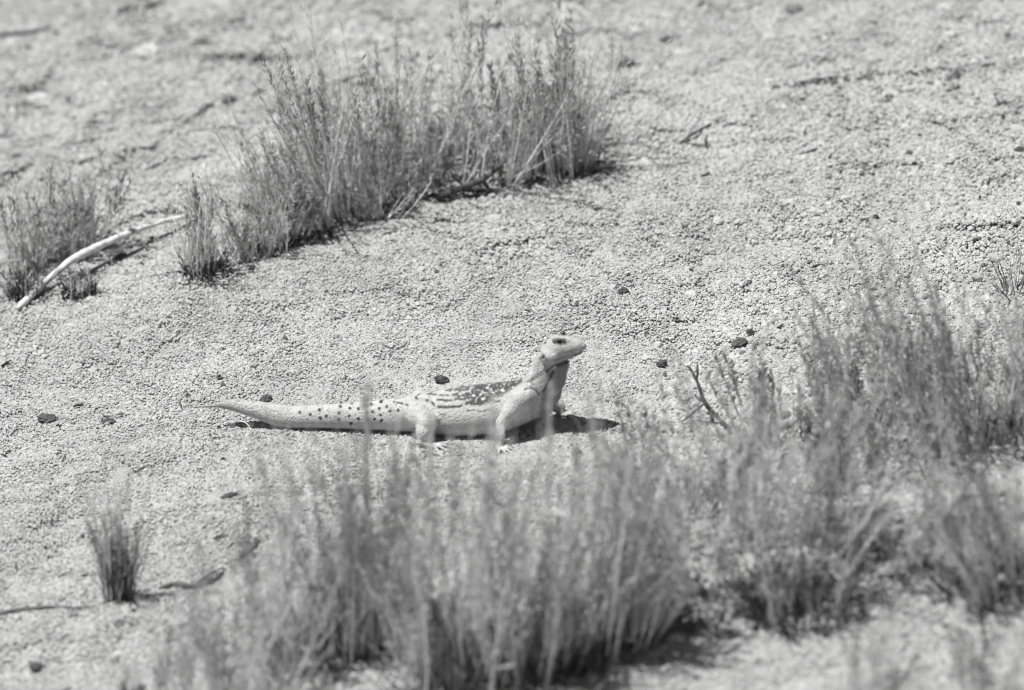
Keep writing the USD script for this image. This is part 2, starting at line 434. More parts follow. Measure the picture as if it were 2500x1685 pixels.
def curve(pts, n=24):
    pts = np.asarray(pts, float)
    from scipy.interpolate import PchipInterpolator
    t = np.r_[0, np.cumsum(np.linalg.norm(np.diff(pts, axis=0), axis=1))]
    return PchipInterpolator(t, pts)(np.linspace(0, t[-1], n))


def stick(name, pix, r, mat, label, cat, lift=None, branches=(), n=24, taper=0.5, rough=0.18, seed=0, group=None, sides=8):
    """A stick lying through photograph pixels; r in millimetres; lift: heights above the ground in millimetres."""
    rng = np.random.default_rng(seed + 100)
    lift = np.full(len(pix), r * 0.75) if lift is None else np.asarray(lift, float)
    w = np.array([P(float(u), float(v), h / 1000) for (u, v), h in zip(pix, lift)])
    o = w[len(w) // 2].copy(); o[2] = rawground(o[0], o[1])
    th = xform(name, o, label=label, cat=cat, group=group)

    def part(pw, rad, nm):
        c = curve(pw, n) - o
        k = np.linspace(0, 1, n)
        c = c + (meshkit.noise(np.stack([k * 5 + seed, 0 * k, 0 * k], -1), seed)[:, None] - 0.5) * rad * 0.0008 * np.array([0.6, 0.4, 0.6])
        rr = rad / 1000 * (1 - taper * k) * (1 + rough * (meshkit.noise(np.stack([k * 9, 0 * k, 0 * k], -1), seed + 3) * 2 - 1))
        rr[0] *= 0.6; rr[-1] *= 0.5
        v, f = tubes(c[None], rr[None], sides)
        v = v + rng.normal(0, rad / 1000 * 0.05, v.shape)
        put(nm, (v, f), M[mat], th, smooth=50)
    part(w, r, 'shaft')
    for pixb, rb, lb in branches:
        part(np.array([P(float(u), float(v), h / 1000) for (u, v), h in zip(pixb, lb)]), rb, 'side_twig')
    return th


def stone(name, uv, size_px, mat, label, cat, flat=0.7, rot=0.0, seed=0, sink=0.25, group=None, depth=1.0, tilt=0.0):
    """A stone whose width and height in the photograph are size_px."""
    mm = WIDTH / 2500
    a, c = size_px[0] * mm / 2, size_px[1] * mm / 2
    b = a * depth
    m = trimesh.creation.icosphere(3)
    v = np.array(m.vertices)
    v = v * (0.86 + 0.45 * (meshkit.fbm(v * 1.4 + seed * 7.3, 3, seed)[:, None] - 0.3)) 
    v = v + (meshkit.noise(v * 5 + seed, seed)[:, None] - 0.5) * 0.6 * v
    v = v * [a, b, c]
    ct, st = math.cos(tilt), math.sin(tilt)
    v = np.stack([v[:, 0] * ct - v[:, 2] * st, v[:, 1], v[:, 0] * st + v[:, 2] * ct], -1)
    ca, sa = math.cos(rot), math.sin(rot)
    v = np.stack([v[:, 0] * ca - v[:, 1] * sa, v[:, 0] * sa + v[:, 1] * ca, v[:, 2]], -1)
    h = c * (1 - 2 * sink)
    o = P(float(uv[0]), float(uv[1]), h)
    o2 = np.array([o[0], o[1], rawground(o[0], o[1])])
    v = v + (o - o2)
    m = usdkit.mesh(stage, free('/World', name), (v, np.array(m.faces)), M[mat], smooth=22)
    m.AddTranslateOp().Set(Gf.Vec3d(*map(float, o2)))
    tag(m, label, cat, group)


# ------------------------------------------------------------------ the lizard
def build_lizard():
    def zp(x, y):                                              # close-up coordinates -> photograph pixel
        return 400 + x / 2.006, 760 + y / 2.006
    phi = -math.atan(SLOPE / math.tan(PITCH)) * 0.95
    ax, lat = np.array([math.cos(phi), math.sin(phi), 0]), np.array([-math.sin(phi), math.cos(phi), 0])
    org = P(1090.0, 1046.0)
    org[2] = rawground(org[0], org[1])
    mmz = WIDTH / 2500 / 2.006

    def node(x, y, off=0.0):                                   # close-up pixel, metres off the midline -> the animal's own frame
        d = ray(*zp(x, y))
        t = ((org + lat * off - CAM) @ lat) / (d @ lat)
        q = CAM + d * t - org
        return np.array([q @ ax, q @ lat, q[2]])

    def foot(x, y, h):                                         # a point h above the ground
        q = P(*zp(x, y), h) - org
        return np.array([q @ ax, q @ lat, q[2]])
    prim = []                                                  # (a, b, ra, rb, lateral scale, blend)
    mid = [(80, 467, 2.5), (200, 466, 5), (265, 461, 10), (300, 456, 21), (330, 458, 26), (450, 482, 41), (600, 517, 55), (720, 516, 56), (850, 514, 60), (960, 511, 68),
           (1080, 508, 75), (1180, 506, 82), (1280, 498, 93), (1400, 492, 116), (1500, 488, 123), (1600, 478, 121), (1700, 456, 112), (1775, 436, 96)]
    pts = [node(x, y) for x, y, r in mid]
    rad = [r * mmz * 0.97 for *_, r in mid]
    wide = np.interp(np.arange(len(mid)), [0, 10, 13, 16, 17], [1.0, 1.0, 1.12, 1.08, 1.0])
    cx, cz, cr = np.array([p[0] for p in pts]), np.array([p[2] for p in pts]), np.array(rad)
    from scipy.interpolate import PchipInterpolator
    fx = np.linspace(cx[0], cx[-1], 90)
    fz, fr, fw = PchipInterpolator(cx, cz)(fx), PchipInterpolator(cx, cr)(fx), np.interp(fx, cx, wide)
    for k in range(len(fx) - 1):
        prim.append((np.array([fx[k], 0, fz[k]]), np.array([fx[k + 1], 0, fz[k + 1]]), fr[k], fr[k + 1], fw[k], 0.0012))
    prim.append((node(1838, 330), node(1862, 250), 62 * mmz, 46 * mmz, 0.9, 0.003))                        # nape
    gul = [(1958, 258, 28), (1927, 335, 38), (1890, 402, 52), (1845, 455, 68)]                                  # loose throat
    for (x0, y0, r0), (x1, y1, r1) in zip(gul[:-1], gul[1:]):
        prim.append((node(x0, y0), node(x1, y1), r0 * mmz, r1 * mmz, 0.75, 0.003))
    neck = [(1775, 432, 96), (1820, 400, 88), (1855, 350, 78), (1885, 300, 66), (1902, 250, 58)]
    for (x0, y0, r0), (x1, y1, r1) in zip(neck[:-1], neck[1:]):
        prim.append((node(x0, y0), node(x1, y1), r0 * mmz, r1 * mmz, 1.0, 0.003))
    head = [(1902, 208, 58, 1.2), (1938, 178, 58, 1.15), (1985, 173, 48, 1.05), (2028, 170, 31, 1.05), (2052, 172, 18, 1.05)]
    for (x0, y0, r0, w0), (x1, y1, r1, w1) in zip(head[:-1], head[1:]):
        prim.append((node(x0, y0), node(x1, y1), r0 * mmz, r1 * mmz, w0, 0.002))
    prim.append((node(1900, 232), node(2036, 196), 32 * mmz, 15 * mmz, 1.25, 0.0012))          # lower jaw
    for s in (-1, 1):
        prim.append((node(1866, 222, s * 0.0095), node(1905, 222, s * 0.0095), 27 * mmz, 30 * mmz, 1.0, 0.002))   # jowl
        prim.append((node(1912, 138, s * 0.006), node(1958, 138, s * 0.0052), 13 * mmz, 9 * mmz, 1.0, 0.0012))   # brow
        prim.append((node(1800, 400, s * 0.008), node(1745, 440, s * 0.014), 44 * mmz, 48 * mmz, 1.0, 0.002))     # shoulder
    # near foreleg
    def chain(nodes, blend=0.002):
        for (p0, r0), (p1, r1) in zip(nodes[:-1], nodes[1:]):
            prim.append((p0, p1, r0, r1, 1.0, blend))

    def toes(at, dirs, lens, r0=0.0013):
        for d, L in zip(dirs, lens):
            d = unit(np.array([d[0], d[1], 0.0]))
            k = at + d * L * 0.5 + [0, 0, 0.0012]
            e_ = at + d * L + [0, 0, -0.0008]
            prim.append((at, k, r0, r0 * 0.85, 1.0, 0.0008)); prim.append((k, e_, r0 * 0.85, r0 * 0.45, 1.0, 0.0005))
    sh = node(1740, 438, -0.0165); el = node(1655, 545, -0.0255)
    ha = foot(1640, 672, 0.0022)
    chain([(sh, 46 * mmz), ((sh + el) / 2, 38 * mmz), (el, 27 * mmz)]); chain([(el, 26 * mmz), (el * 0.45 + ha * 0.55, 23 * mmz), (ha, 14 * mmz)])
    toes(ha, [(1, -0.9), (1, -0.4), (1, 0.05), (1, 0.5), (0.3, -1)], [0.011, 0.014, 0.015, 0.013, 0.009])
    sh = node(1850, 440, 0.013); el = node(1935, 470, 0.021); ha = foot(1945, 520, 0.0022)
    ha[1] = max(ha[1], 0.018)
    chain([(sh, 40 * mmz), (el, 27 * mmz)]); chain([(el, 26 * mmz), (ha, 15 * mmz)])
    toes(ha, [(1, 0.9), (1, 0.4), (1, -0.05), (1, -0.5), (0.3, 1)], [0.011, 0.014, 0.015, 0.013, 0.009])
    # hind legs
    hp = node(1225, 495, -0.010); kn = node(1292, 542, -0.024); an = foot(1262, 640, 0.004); ft = foot(1300, 655, 0.0022)
    chain([(hp, 62 * mmz), ((hp + kn) / 2, 56 * mmz), (kn, 44 * mmz)], 0.003); chain([(kn, 43 * mmz), ((kn + an) / 2, 39 * mmz), (an, 22 * mmz)], 0.003); chain([(an, 16 * mmz), (ft, 14 * mmz)])
    toes(ft, [(1, -0.8), (1, -0.35), (1, 0.0), (1, 0.35), (0.6, -1)], [0.013, 0.019, 0.024, 0.026, 0.010])
    mir = lambda q: np.array([q[0], -q[1], q[2]])
    kn2, an2, ft2 = mir(kn) + [0, -0.006, -0.012], mir(an), mir(ft)
    for q in (an2, ft2):
        w = org + ax * q[0] + lat * q[1]
        q[2] = rawground(w[0], w[1]) - org[2] + 0.003
    chain([(mir(hp), 55 * mmz), (kn2, 34 * mmz)], 0.003); chain([(kn2, 33 * mmz), (an2, 16 * mmz)]); chain([(an2, 15 * mmz), (ft2, 13 * mmz)])
    toes(ft2, [(1, 0.8), (1, 0.35), (1, 0.0), (1, -0.35)], [0.013, 0.019, 0.024, 0.026])

    # signed distance on a grid, blended, then surface nets
    hstep = 0.00058
    allp = np.array([p for q in prim for p in (q[0], q[1])]); allr = max(max(q[2], q[3]) * q[4] for q in prim)
    lo, hi = allp.min(0) - allr - 0.004, allp.max(0) + allr + 0.004
    lo[2] = max(lo[2], -0.03)
    shape = np.ceil((hi - lo) / hstep).astype(int) + 1
    F = np.full(shape, 0.01, np.float32)

    def block(c0, c1):
        i0 = np.maximum(np.floor((c0 - lo) / hstep).astype(int), 0); i1 = np.minimum(np.ceil((c1 - lo) / hstep).astype(int) + 1, shape)
        sl = tuple(slice(a, b) for a, b in zip(i0, i1))
        g = np.meshgrid(*[lo[k] + hstep * np.arange(i0[k], i1[k], dtype=np.float32) for k in range(3)], indexing='ij')
        return sl, g
    for a, b, ra, rb, w, kk in prim:
        R = max(ra, rb); mg = np.array([R, R * w, R]) + 0.007
        sl, (gx_, gy_, gz_) = block(np.minimum(a, b) - mg, np.maximum(a, b) + mg)
        if 0 in F[sl].shape:
            continue
        d = b - a; d2 = d.copy(); d2[1] /= w
        qx, qy, qz = gx_ - a[0], (gy_ - a[1]) / w, gz_ - a[2]
        t = np.clip((qx * d2[0] + qy * d2[1] + qz * d2[2]) / max(d2 @ d2, 1e-12), 0, 1)
        D = np.sqrt((qx - t * d2[0]) ** 2 + (qy - t * d2[1]) ** 2 + (qz - t * d2[2]) ** 2) - (ra + (rb - ra) * t)
        old = F[sl]
        hh = np.clip(0.5 + 0.5 * (old - D) / kk, 0, 1)
        F[sl] = old * (1 - hh) + D * hh - kk * hh * (1 - hh)

    def carve(a, b, r, k=0.0006):
        sl, (gx_, gy_, gz_) = block(np.minimum(a, b) - r - 0.003, np.maximum(a, b) + r + 0.003)
        d = b - a
        q = np.stack([gx_ - a[0], gy_ - a[1], gz_ - a[2]], -1)
        t = np.clip(q @ d / max(d @ d, 1e-12), 0, 1)
        D = r - np.linalg.norm(q - t[..., None] * d, axis=-1)
        old = F[sl]
        hh = np.clip(0.5 - 0.5 * (old - D) / k, 0, 1)
        F[sl] = old * (1 - hh) + D * hh + k * hh * (1 - hh)

    def surf(x, y, side):                                      # where the line of sight meets the skin on one side
        p = node(x, y)
        for off in np.linspace(0.0, 0.03, 120):
            q = node(x, y, -off)
            i = np.round((q - lo) / hstep).astype(int)
            if np.all(i >= 0) and np.all(i < shape) and F[tuple(i)] > 0:
                return np.array([q[0], q[1] * -side, q[2]]) if side > 0 else q
        return p
    mouth = [surf(x, y, -1) for x, y in [(2064, 190), (2035, 203), (2000, 214), (1960, 226), (1925, 240), (1905, 243)]]
    eyes = []
    ey = surf(1936, 149, -1)
    ear = surf(1857, 222, -1)
    fold = [surf(x, y, -1) for x, y in [(1880, 285), (1850, 300), (1815, 325), (1780, 352)]]
    fold2 = [surf(x, y, -1) for x, y in [(1770, 380), (1800, 378), (1825, 392), (1838, 415)]]
    for s in (1, -1):
        ms = lambda q: np.array([q[0], q[1] * s, q[2]])
        for line, r in ((mouth, 0.0006), (fold, 0.0007), (fold2, 0.0006)):
            for p0, p1 in zip(line[:-1], line[1:]):
                carve(ms(p0), ms(p1), r)
        carve(ms(ey), ms(ey) + [0.0008, 0, 0], 0.0016, 0.0008)
        carve(ms(ear), ms(ear) + [0.0, 0, -0.0015], 0.0013)
        eyes.append(ms(ey))
    V, Fc = surface_nets(F, lo, hstep)
    tm = trimesh.Trimesh(V, Fc, process=False)
    comps = trimesh.graph.connected_components(tm.face_adjacency, nodes=np.arange(len(Fc)))
    tm.update_faces(max(comps, key=len)); tm.remove_unreferenced_vertices()
    trimesh.smoothing.filter_taubin(tm, iterations=6)
    V = np.array(tm.vertices)
    # markings and some painted shade, the same on both flanks
    Vm = V.copy(); Vm[:, 1] = -np.abs(Vm[:, 1])
    Wd = org + Vm[:, :1] * ax + Vm[:, 1:2] * lat + Vm[:, 2:] * [0, 0, 1]
    U, W_ = project(Wd)
    q = np.stack([U, W_], -1)
    c3 = lambda pts: np.array([(900 + x / 4.654, 860 + y / 4.654) for x, y in pts])
    c2 = lambda pts: np.array([(500 + x / 4.654, 900 + y / 4.654) for x, y in pts])
    zz = lambda pts: np.array([zp(x, y) for x, y in pts])
    nz = meshkit.fbm(V * 900 + 40, 2, 3); nz2 = meshkit.fbm(V * 350 + 9, 3, 8)
    isleg = np.abs(V[:, 1]) > 0.0195
    top = np.interp(V[:, 0], cx, cz); rr_ = np.interp(V[:, 0], cx, cr)
    up = np.clip((V[:, 2] - top) / np.maximum(rr_, 1e-4), -1, 1)
    body = (V[:, 0] < cx[-1] + 0.004)
    tone = 0.45 + 0.10 * smoothstep(cx[8], cx[12], V[:, 0]) + 0.06 * (nz2 - 0.5)
    tone = tone * (0.72 + 0.28 * smoothstep(cx[2], cx[5], V[:, 0]))
    tone = np.where(V[:, 0] > cx[-1] + 0.006, 0.42 + 0.08 * (nz2 - 0.5), tone)
    tone = np.where(body, tone - 0.10 * smoothstep(0.35, 0.9, up) * smoothstep(cx[9], cx[12], V[:, 0]), tone)      # the back is duller

    def seg(pts):
        d = np.full(len(q), 1e9)
        for a_, b_ in zip(pts[:-1], pts[1:]):
            ab = b_ - a_
            t = np.clip(((q - a_) @ ab) / (ab @ ab), 0, 1)
            d = np.minimum(d, np.linalg.norm(q - a_ - t[:, None] * ab, axis=1))
        return d

    def ink(mask, value):
        nonlocal tone
        tone = tone * (1 - mask) + value * mask
    for pts, wd, dark in (
            ([(290, 565), (370, 580), (440, 600)], 1.6, .10), ([(200, 520), (310, 520), (420, 510), (560, 465), (690, 475), (850, 490), (960, 490), (1090, 490), (1250, 470)], 1.5, .13),
            ([(600, 440), (780, 410), (930, 435), (1000, 425), (1100, 430), (1250, 410), (1400, 400)], 1.5, .13), ([(780, 540), (840, 540), (880, 552), (930, 547), (1000, 530), (1080, 535), (1180, 520)], 1.7, .10),
            ([(540, 520), (620, 545), (690, 550), (730, 580), (760, 615), (860, 625), (950, 620), (1030, 615), (1100, 590), (1180, 550), (1290, 540), (1340, 545), (1370, 500)], 1.9, .08),
            ([(800, 378), (1000, 370), (1150, 375), (1400, 345), (1600, 300)], 1.3, .16), ([(1160, 590), (1240, 580), (1310, 565)], 1.7, .09), ([(1120, 665), (1200, 655), (1290, 675), (1390, 640)], 1.2, .22),
            ([(820, 710), (870, 712), (920, 725)], 1.2, .22), ([(1420, 570), (1490, 550)], 1.3, .12), ([(800, 810), (930, 825)], 1.2, .3)):
        d = seg(c3(pts)) + (nz - 0.5) * 2.4
        br = meshkit.noise(np.stack([q[:, 0] / 7.0, q[:, 0] * 0, q[:, 1] * 0 + len(pts)], -1), 5)
        ink((1 - smoothstep(wd * 1.3, wd * 2.3, d)) * (~isleg) * np.where(br > 0.22, 1.0, 0.25), dark)
    # dark net over the shoulders
    import shapely
    poly = shapely.Polygon(zz([(1400, 405), (1470, 375), (1560, 345), (1700, 312), (1765, 312), (1758, 350), (1690, 395), (1620, 440), (1540, 470), (1470, 455), (1430, 430)]))
    dist = np.where(shapely.contains_xy(poly, q[:, 0], q[:, 1]), 1, -1) * shapely.distance(shapely.points(q), poly.exterior)
    net = meshkit.noise(np.stack([q[:, 0] / 3.2, q[:, 1] / 2.6, q[:, 0] * 0], -1), 21)
    heavy = smoothstep(1090, 1200, q[:, 0])
    ink(smoothstep(-2, 5, dist + 6 * (nz - 0.5)) * smoothstep(0.62 - 0.4 * heavy, 0.75 - 0.4 * heavy, net) * (~isleg), 0.06)
    for x, y, r in [(1520, 432, 5.5), (1350, 405, 4.2), (1545, 325, 4), (1700, 312, 4.5), (1300, 530, 5.5), (1195, 495, 5), (1450, 530, 6), (1270, 480, 3.5), (1640, 400, 3), (1420, 460, 3)]:
        c = c3([(x, y)])[0]
        d = np.linalg.norm((q - c) * [0.8, 1.1], axis=1)
        ink((1 - smoothstep(r * 0.5, r * 0.85, d)) * (~isleg), 0.56)
    spots = list(c3([(140, 565), (205, 620), (120, 640), (45, 680), (135, 715), (245, 670), (335, 660), (65, 760), (145, 775), (30, 590)]))
    spots += list(c2([(1540, 430), (1650, 450), (1745, 455), (1525, 505), (1640, 540), (1745, 570), (1525, 580), (1660, 625), (2000, 375), (1945, 330), (1845, 585), (1840, 500), (1850, 420), (1670, 390)]))
    spots += list(c2([(1300, 470), (1200, 520), (1380, 540), (1080, 500), (1310, 560)]))
    small = list(c2([(940, 470), (860, 450), (760, 480), (680, 470), (1000, 560), (880, 560), (780, 520), (620, 470), (540, 440), (470, 430), (1130, 590), (1000, 510), (1330, 475), (1420, 485), (1455, 415), (1260, 490), (1330, 580), (1150, 450), (1090, 470), (1430, 560), (700, 450), (600, 430), (850, 520), (980, 460)]))
    for c, r, dk in [(c, 4.3, 0.035) for c in spots] + [(c, 1.8, 0.25) for c in small]:
        ink((1 - smoothstep(r * 0.6, r * 1.25, np.linalg.norm(q - c, axis=1) + (nz - 0.5) * 2)) * (V[:, 0] < cx[12]), dk)
    # head and throat
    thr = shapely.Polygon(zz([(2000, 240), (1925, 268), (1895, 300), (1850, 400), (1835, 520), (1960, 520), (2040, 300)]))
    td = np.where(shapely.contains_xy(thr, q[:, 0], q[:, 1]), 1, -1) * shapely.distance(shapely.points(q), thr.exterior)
    ink(smoothstep(-3, 6, td) * (0.7 + 0.3 * nz2) * (~isleg), 0.21)                    # throat: grey mottling plus its shade, painted darker into the skin
    hd = V[:, 0] > node(1800, 300)[0]
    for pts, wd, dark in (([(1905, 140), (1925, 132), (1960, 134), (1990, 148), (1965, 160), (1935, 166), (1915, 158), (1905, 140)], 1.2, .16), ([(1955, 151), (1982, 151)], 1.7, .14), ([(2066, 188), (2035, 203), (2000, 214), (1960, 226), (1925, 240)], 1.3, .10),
                          ([(2050, 209), (2018, 225), (1982, 242), (1930, 264)], 5.2, .06), ([(1905, 295), (1885, 340), (1858, 395)], 2.6, .06), ([(1925, 300), (1905, 350), (1890, 385)], 1.6, .30),  # the wide band paints the shade under the lower jaw
                          ([(1985, 235), (1945, 252), (1915, 262), (1870, 298), (1830, 320), (1795, 345)], 2.3, .13), ([(1852, 205), (1860, 222), (1872, 236)], 1.7, .15), ([(1770, 380), (1800, 378), (1825, 392), (1838, 415)], 1.8, .14),  # creases of the carved skin folds are inked dark as well
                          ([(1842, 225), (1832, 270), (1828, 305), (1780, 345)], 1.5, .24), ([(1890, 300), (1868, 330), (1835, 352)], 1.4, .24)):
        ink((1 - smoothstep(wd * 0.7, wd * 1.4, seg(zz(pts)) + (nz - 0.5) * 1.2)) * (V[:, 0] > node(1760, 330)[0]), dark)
    mot = meshkit.noise(V * 700 + 77, 31)
    tone = tone * (1 - 0.45 * smoothstep(0.68, 0.86, mot) * smoothstep(0.4, 0.6, meshkit.noise(V * 160 + 5, 12)))      # fine speckles
    tone = np.clip(0.95 * tone * (1 + 0.5 * (nz - 0.5)), 0.03, 0.6)
    th = xform('lizard', org, phi, label='pale desert lizard with dark spots and back stripes, head raised, lying on the sand', cat='lizard')
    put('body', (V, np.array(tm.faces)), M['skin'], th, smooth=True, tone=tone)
    for e_, s in zip(eyes, (1, -1)):
        b = trimesh.creation.icosphere(3, 0.0019)
        b.apply_translation([e_[0], e_[1] + (0.0011 if s > 0 else -0.0011), e_[2]])
        put('eye', b, M['eye'], th, smooth=True)


def surface_nets(F, lo, h):
    S = F < 0
    n = np.array(F.shape)
    corners = [(i, j, k) for i in (0, 1) for j in (0, 1) for k in (0, 1)]
    view = lambda A, c: A[c[0]:n[0] - 1 + c[0], c[1]:n[1] - 1 + c[1], c[2]:n[2] - 1 + c[2]]
    cnt = sum(view(S, c).astype(np.int8) for c in corners)
    act = (cnt > 0) & (cnt < 8)
    ijk = np.argwhere(act)
    vid = np.full(act.shape, -1, np.int64); vid[act] = np.arange(len(ijk))
    acc, num = np.zeros((len(ijk), 3)), np.zeros(len(ijk))
    vals = {c: F[ijk[:, 0] + c[0], ijk[:, 1] + c[1], ijk[:, 2] + c[2]] for c in corners}
    for a in corners:
        for k in range(3):
            if a[k] == 0:
                b = tuple(1 if m == k else a[m] for m in range(3))
                fa, fb = vals[a], vals[b]
                cr = (fa < 0) != (fb < 0)
                t = np.where(cr, fa / np.where(cr, fa - fb, 1), 0)
                p = np.repeat(np.array(a, float)[None], len(ijk), 0); p[:, k] += t
                acc[cr] += p[cr]; num[cr] += 1
    V = lo + h * (ijk + acc / num[:, None])
    faces = []
    for k in range(3):
        o1, o2 = [m for m in range(3) if m != k]
        sl0 = [slice(1, n[m] - 1) for m in range(3)]; sl1 = list(sl0)
        sl0[k] = slice(0, n[k] - 1); sl1[k] = slice(1, n[k])
        a, b = S[tuple(sl0)], S[tuple(sl1)]
        e = np.argwhere(a != b)
        ins = a[tuple(e.T)]
        e = e + np.array([0 if m == k else 1 for m in range(3)])
        def g(d1, d2):
            x = e.copy(); x[:, o1] -= d1; x[:, o2] -= d2
            return vid[x[:, 0], x[:, 1], x[:, 2]]
        quad = np.stack([g(0, 0), g(1, 0), g(1, 1), g(0, 1)], -1)
        flip = ins if k != 1 else ~ins
        quad[~flip] = quad[~flip][:, ::-1]
        faces.append(quad)
    f = np.vstack(faces)
    f = f[(f >= 0).all(1)]
    return V, np.vstack([f[:, [0, 1, 2]], f[:, [0, 2, 3]]])


build_lizard()

# ------------------------------------------------------------------ plants behind the lizard
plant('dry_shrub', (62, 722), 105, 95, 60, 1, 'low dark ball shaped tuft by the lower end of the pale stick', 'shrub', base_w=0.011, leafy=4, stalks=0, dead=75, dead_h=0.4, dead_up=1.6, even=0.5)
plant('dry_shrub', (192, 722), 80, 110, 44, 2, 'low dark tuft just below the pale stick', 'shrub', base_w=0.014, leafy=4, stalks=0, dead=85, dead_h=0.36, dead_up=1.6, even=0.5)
plant('dry_shrub', (78, 655), 225, 170, 120, 39, 'sparse pale wisps behind the pale stick at the left edge', 'shrub', base_w=0.014, leafy=6, stalks=2, dead=10, even=0.4)
plant('dry_shrub', (185, 622), 205, 230, 230, 40, 'wispy upright shoots rising behind the middle of the pale stick', 'shrub', base_w=0.020, leafy=7, stalks=3, dead=10, even=0.4)
plant('dry_shrub', (495, 668), 280, 160, 80, 3, 'fan shaped tuft at the upper end of the pale stick', 'shrub', base_w=0.011, leafy=5, stalks=8, dead=90, dead_h=0.13, even=0.35)
plant('dry_shrub', (655, 605), 270, 130, 70, 4, 'low tuft with a dark base left of the big clump', 'shrub', base_w=0.013, leafy=6, stalks=4, dead=90, dead_h=0.12, lean=(-0.12, 0))
plant('dry_shrub', (745, 545), 380, 270, 200, 5, 'left end of the long shrub bank, its shoots leaning left', 'shrub', leafy=11, stalks=8, dead=25, lean=(-0.2, 0.05), dense=0.46, base_d=0.034, line=0.3)
plant('dry_shrub', (865, 505), 440, 290, 270, 6, 'densest shrub of the bank, dark tipped, above the middle of the lizard', 'shrub', leafy=11, stalks=10, dead=30, lean=(-0.10, 0.05), dense=0.46, base_d=0.034, line=0.3)
plant('dry_shrub', (985, 468), 400, 250, 220, 7, 'shrub with pale crossing stems left of the dead wood', 'shrub', leafy=9, stalks=14, dead=70, lean=(-0.02, 0.04), dense=0.46, base_d=0.034, line=0.25)
plant('dry_shrub', (1110, 412), 370, 250, 140, 8, 'open shrub growing behind the dark dead wood', 'shrub', leafy=8, stalks=8, dead=70, lean=(0.0, 0.04), dense=0.5, base_d=0.034, line=0.2)
plant('dry_shrub', (1245, 410), 400, 240, 230, 9, 'tall pale stemmed shrub right of the dark dead wood', 'shrub', leafy=9, stalks=14, dead=55, lean=(0.0, 0.03), dense=0.46, base_d=0.034, line=0.15)
plant('dry_shrub', (1370, 400), 410, 230, 210, 10, 'right end of the shrub bank with upright tips', 'shrub', leafy=9, stalks=14, dead=30, lean=(0.03, 0.03), dense=0.46, base_d=0.034, line=0.1)

# plants in front
plant('dry_shrub', (290, 1462), 420, 130, 100, 21, 'slim upright grass tuft standing alone at lower left', 'shrub', base_w=0.009, base_d=0.006, leafy=3, stalks=4, dead=60, dead_h=0.25, dead_up=3.0, wild=0.05, even=0.3)
FR = dict(dense=0.46, thick=1.05, darkf=0.30, leaf_len=0.0066, leaf_w=0.0013)
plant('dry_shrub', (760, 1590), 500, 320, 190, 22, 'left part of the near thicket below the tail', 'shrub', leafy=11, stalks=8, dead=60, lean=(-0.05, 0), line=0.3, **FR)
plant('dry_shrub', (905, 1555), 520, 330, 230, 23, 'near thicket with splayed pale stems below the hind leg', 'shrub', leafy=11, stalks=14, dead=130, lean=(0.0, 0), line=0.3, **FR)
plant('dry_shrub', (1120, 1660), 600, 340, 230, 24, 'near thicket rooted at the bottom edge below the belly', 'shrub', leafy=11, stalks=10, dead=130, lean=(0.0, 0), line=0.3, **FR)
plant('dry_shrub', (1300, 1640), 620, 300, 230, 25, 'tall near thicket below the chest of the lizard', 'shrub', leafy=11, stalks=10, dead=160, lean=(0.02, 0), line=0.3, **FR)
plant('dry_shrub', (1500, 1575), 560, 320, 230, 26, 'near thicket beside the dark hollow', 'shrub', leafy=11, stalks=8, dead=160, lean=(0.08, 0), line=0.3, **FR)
plant('dry_shrub', (330, 1790), 390, 280, 130, 27, 'blurred wisps at the bottom edge under the slim tuft', 'shrub', leafy=7, stalks=0, dead=30, **FR)
plant('dry_shrub', (560, 1760), 430, 330, 240, 28, 'blurred grass along the bottom edge left of the thicket', 'shrub', leafy=8, stalks=4, dead=40, **FR)
plant('dry_shrub', (1850, 1345), 430, 700, 380, 29, 'wide spreading shrub right of the lizard', 'shrub', leafy=12, stalks=8, dead=90, lean=(-0.05, 0), leaf='leaf', even=0.45, wild=0.22, **FR)
plant('dry_shrub', (1975, 1500), 380, 300, 110, 30, 'dark based tuft on the sandy step at lower right', 'shrub', leafy=7, stalks=6, dead=160, dead_h=0.2, **FR)
plant('dry_shrub', (2450, 1440), 460, 360, 220, 31, 'dark shrub at the right edge leaning left', 'shrub', leafy=11, stalks=6, dead=130, lean=(-0.25, 0), leaf='leaf_dark', wild=0.2, **FR)
plant('dry_shrub', (1900, 1070), 240, 230, 60, 32, 'tuft with two spread tips right of the dead twig', 'shrub', leafy=11, stalks=3, dead=40, **FR)
plant('dry_shrub', (2110, 1060), 480, 300, 210, 33, 'upright shrub beside the pale standing stalk', 'shrub', leafy=7, stalks=8, dead=120, wild=0.22, **FR)
plant('dry_shrub', (2300, 1095), 480, 360, 270, 34, 'shrub between the pale stalk and the right edge', 'shrub', leafy=8, stalks=6, dead=80, wild=0.25, lean=(-0.25, 0), **FR)
plant('dry_shrub', (2480, 1050), 480, 260, 200, 35, 'shrub half cut by the right edge at mid height', 'shrub', leafy=8, stalks=4, dead=90, lean=(-0.1, 0), leaf='leaf_dark', wild=0.25, **FR)
plant('dry_shrub', (2470, 720), 130, 150, 12, 36, 'sparse dark twigs on the sand at the right edge', 'shrub', base_w=0.012, base_d=0.01, leafy=3, stalks=0, dead=12, dead_h=0.35, leaf='leaf_dark', **FR)
plant('dry_shrub', (2110, 1790), 390, 240, 120, 37, 'thin blurred wisps at the bottom right on bare sand', 'shrub', leafy=7, stalks=0, dead=0, **FR)
plant('dry_shrub', (2460, 1800), 350, 190, 80, 38, 'thin blurred wisps in the bottom right corner', 'shrub', base_w=0.02, base_d=0.012, leafy=7, stalks=0, dead=0, **FR)

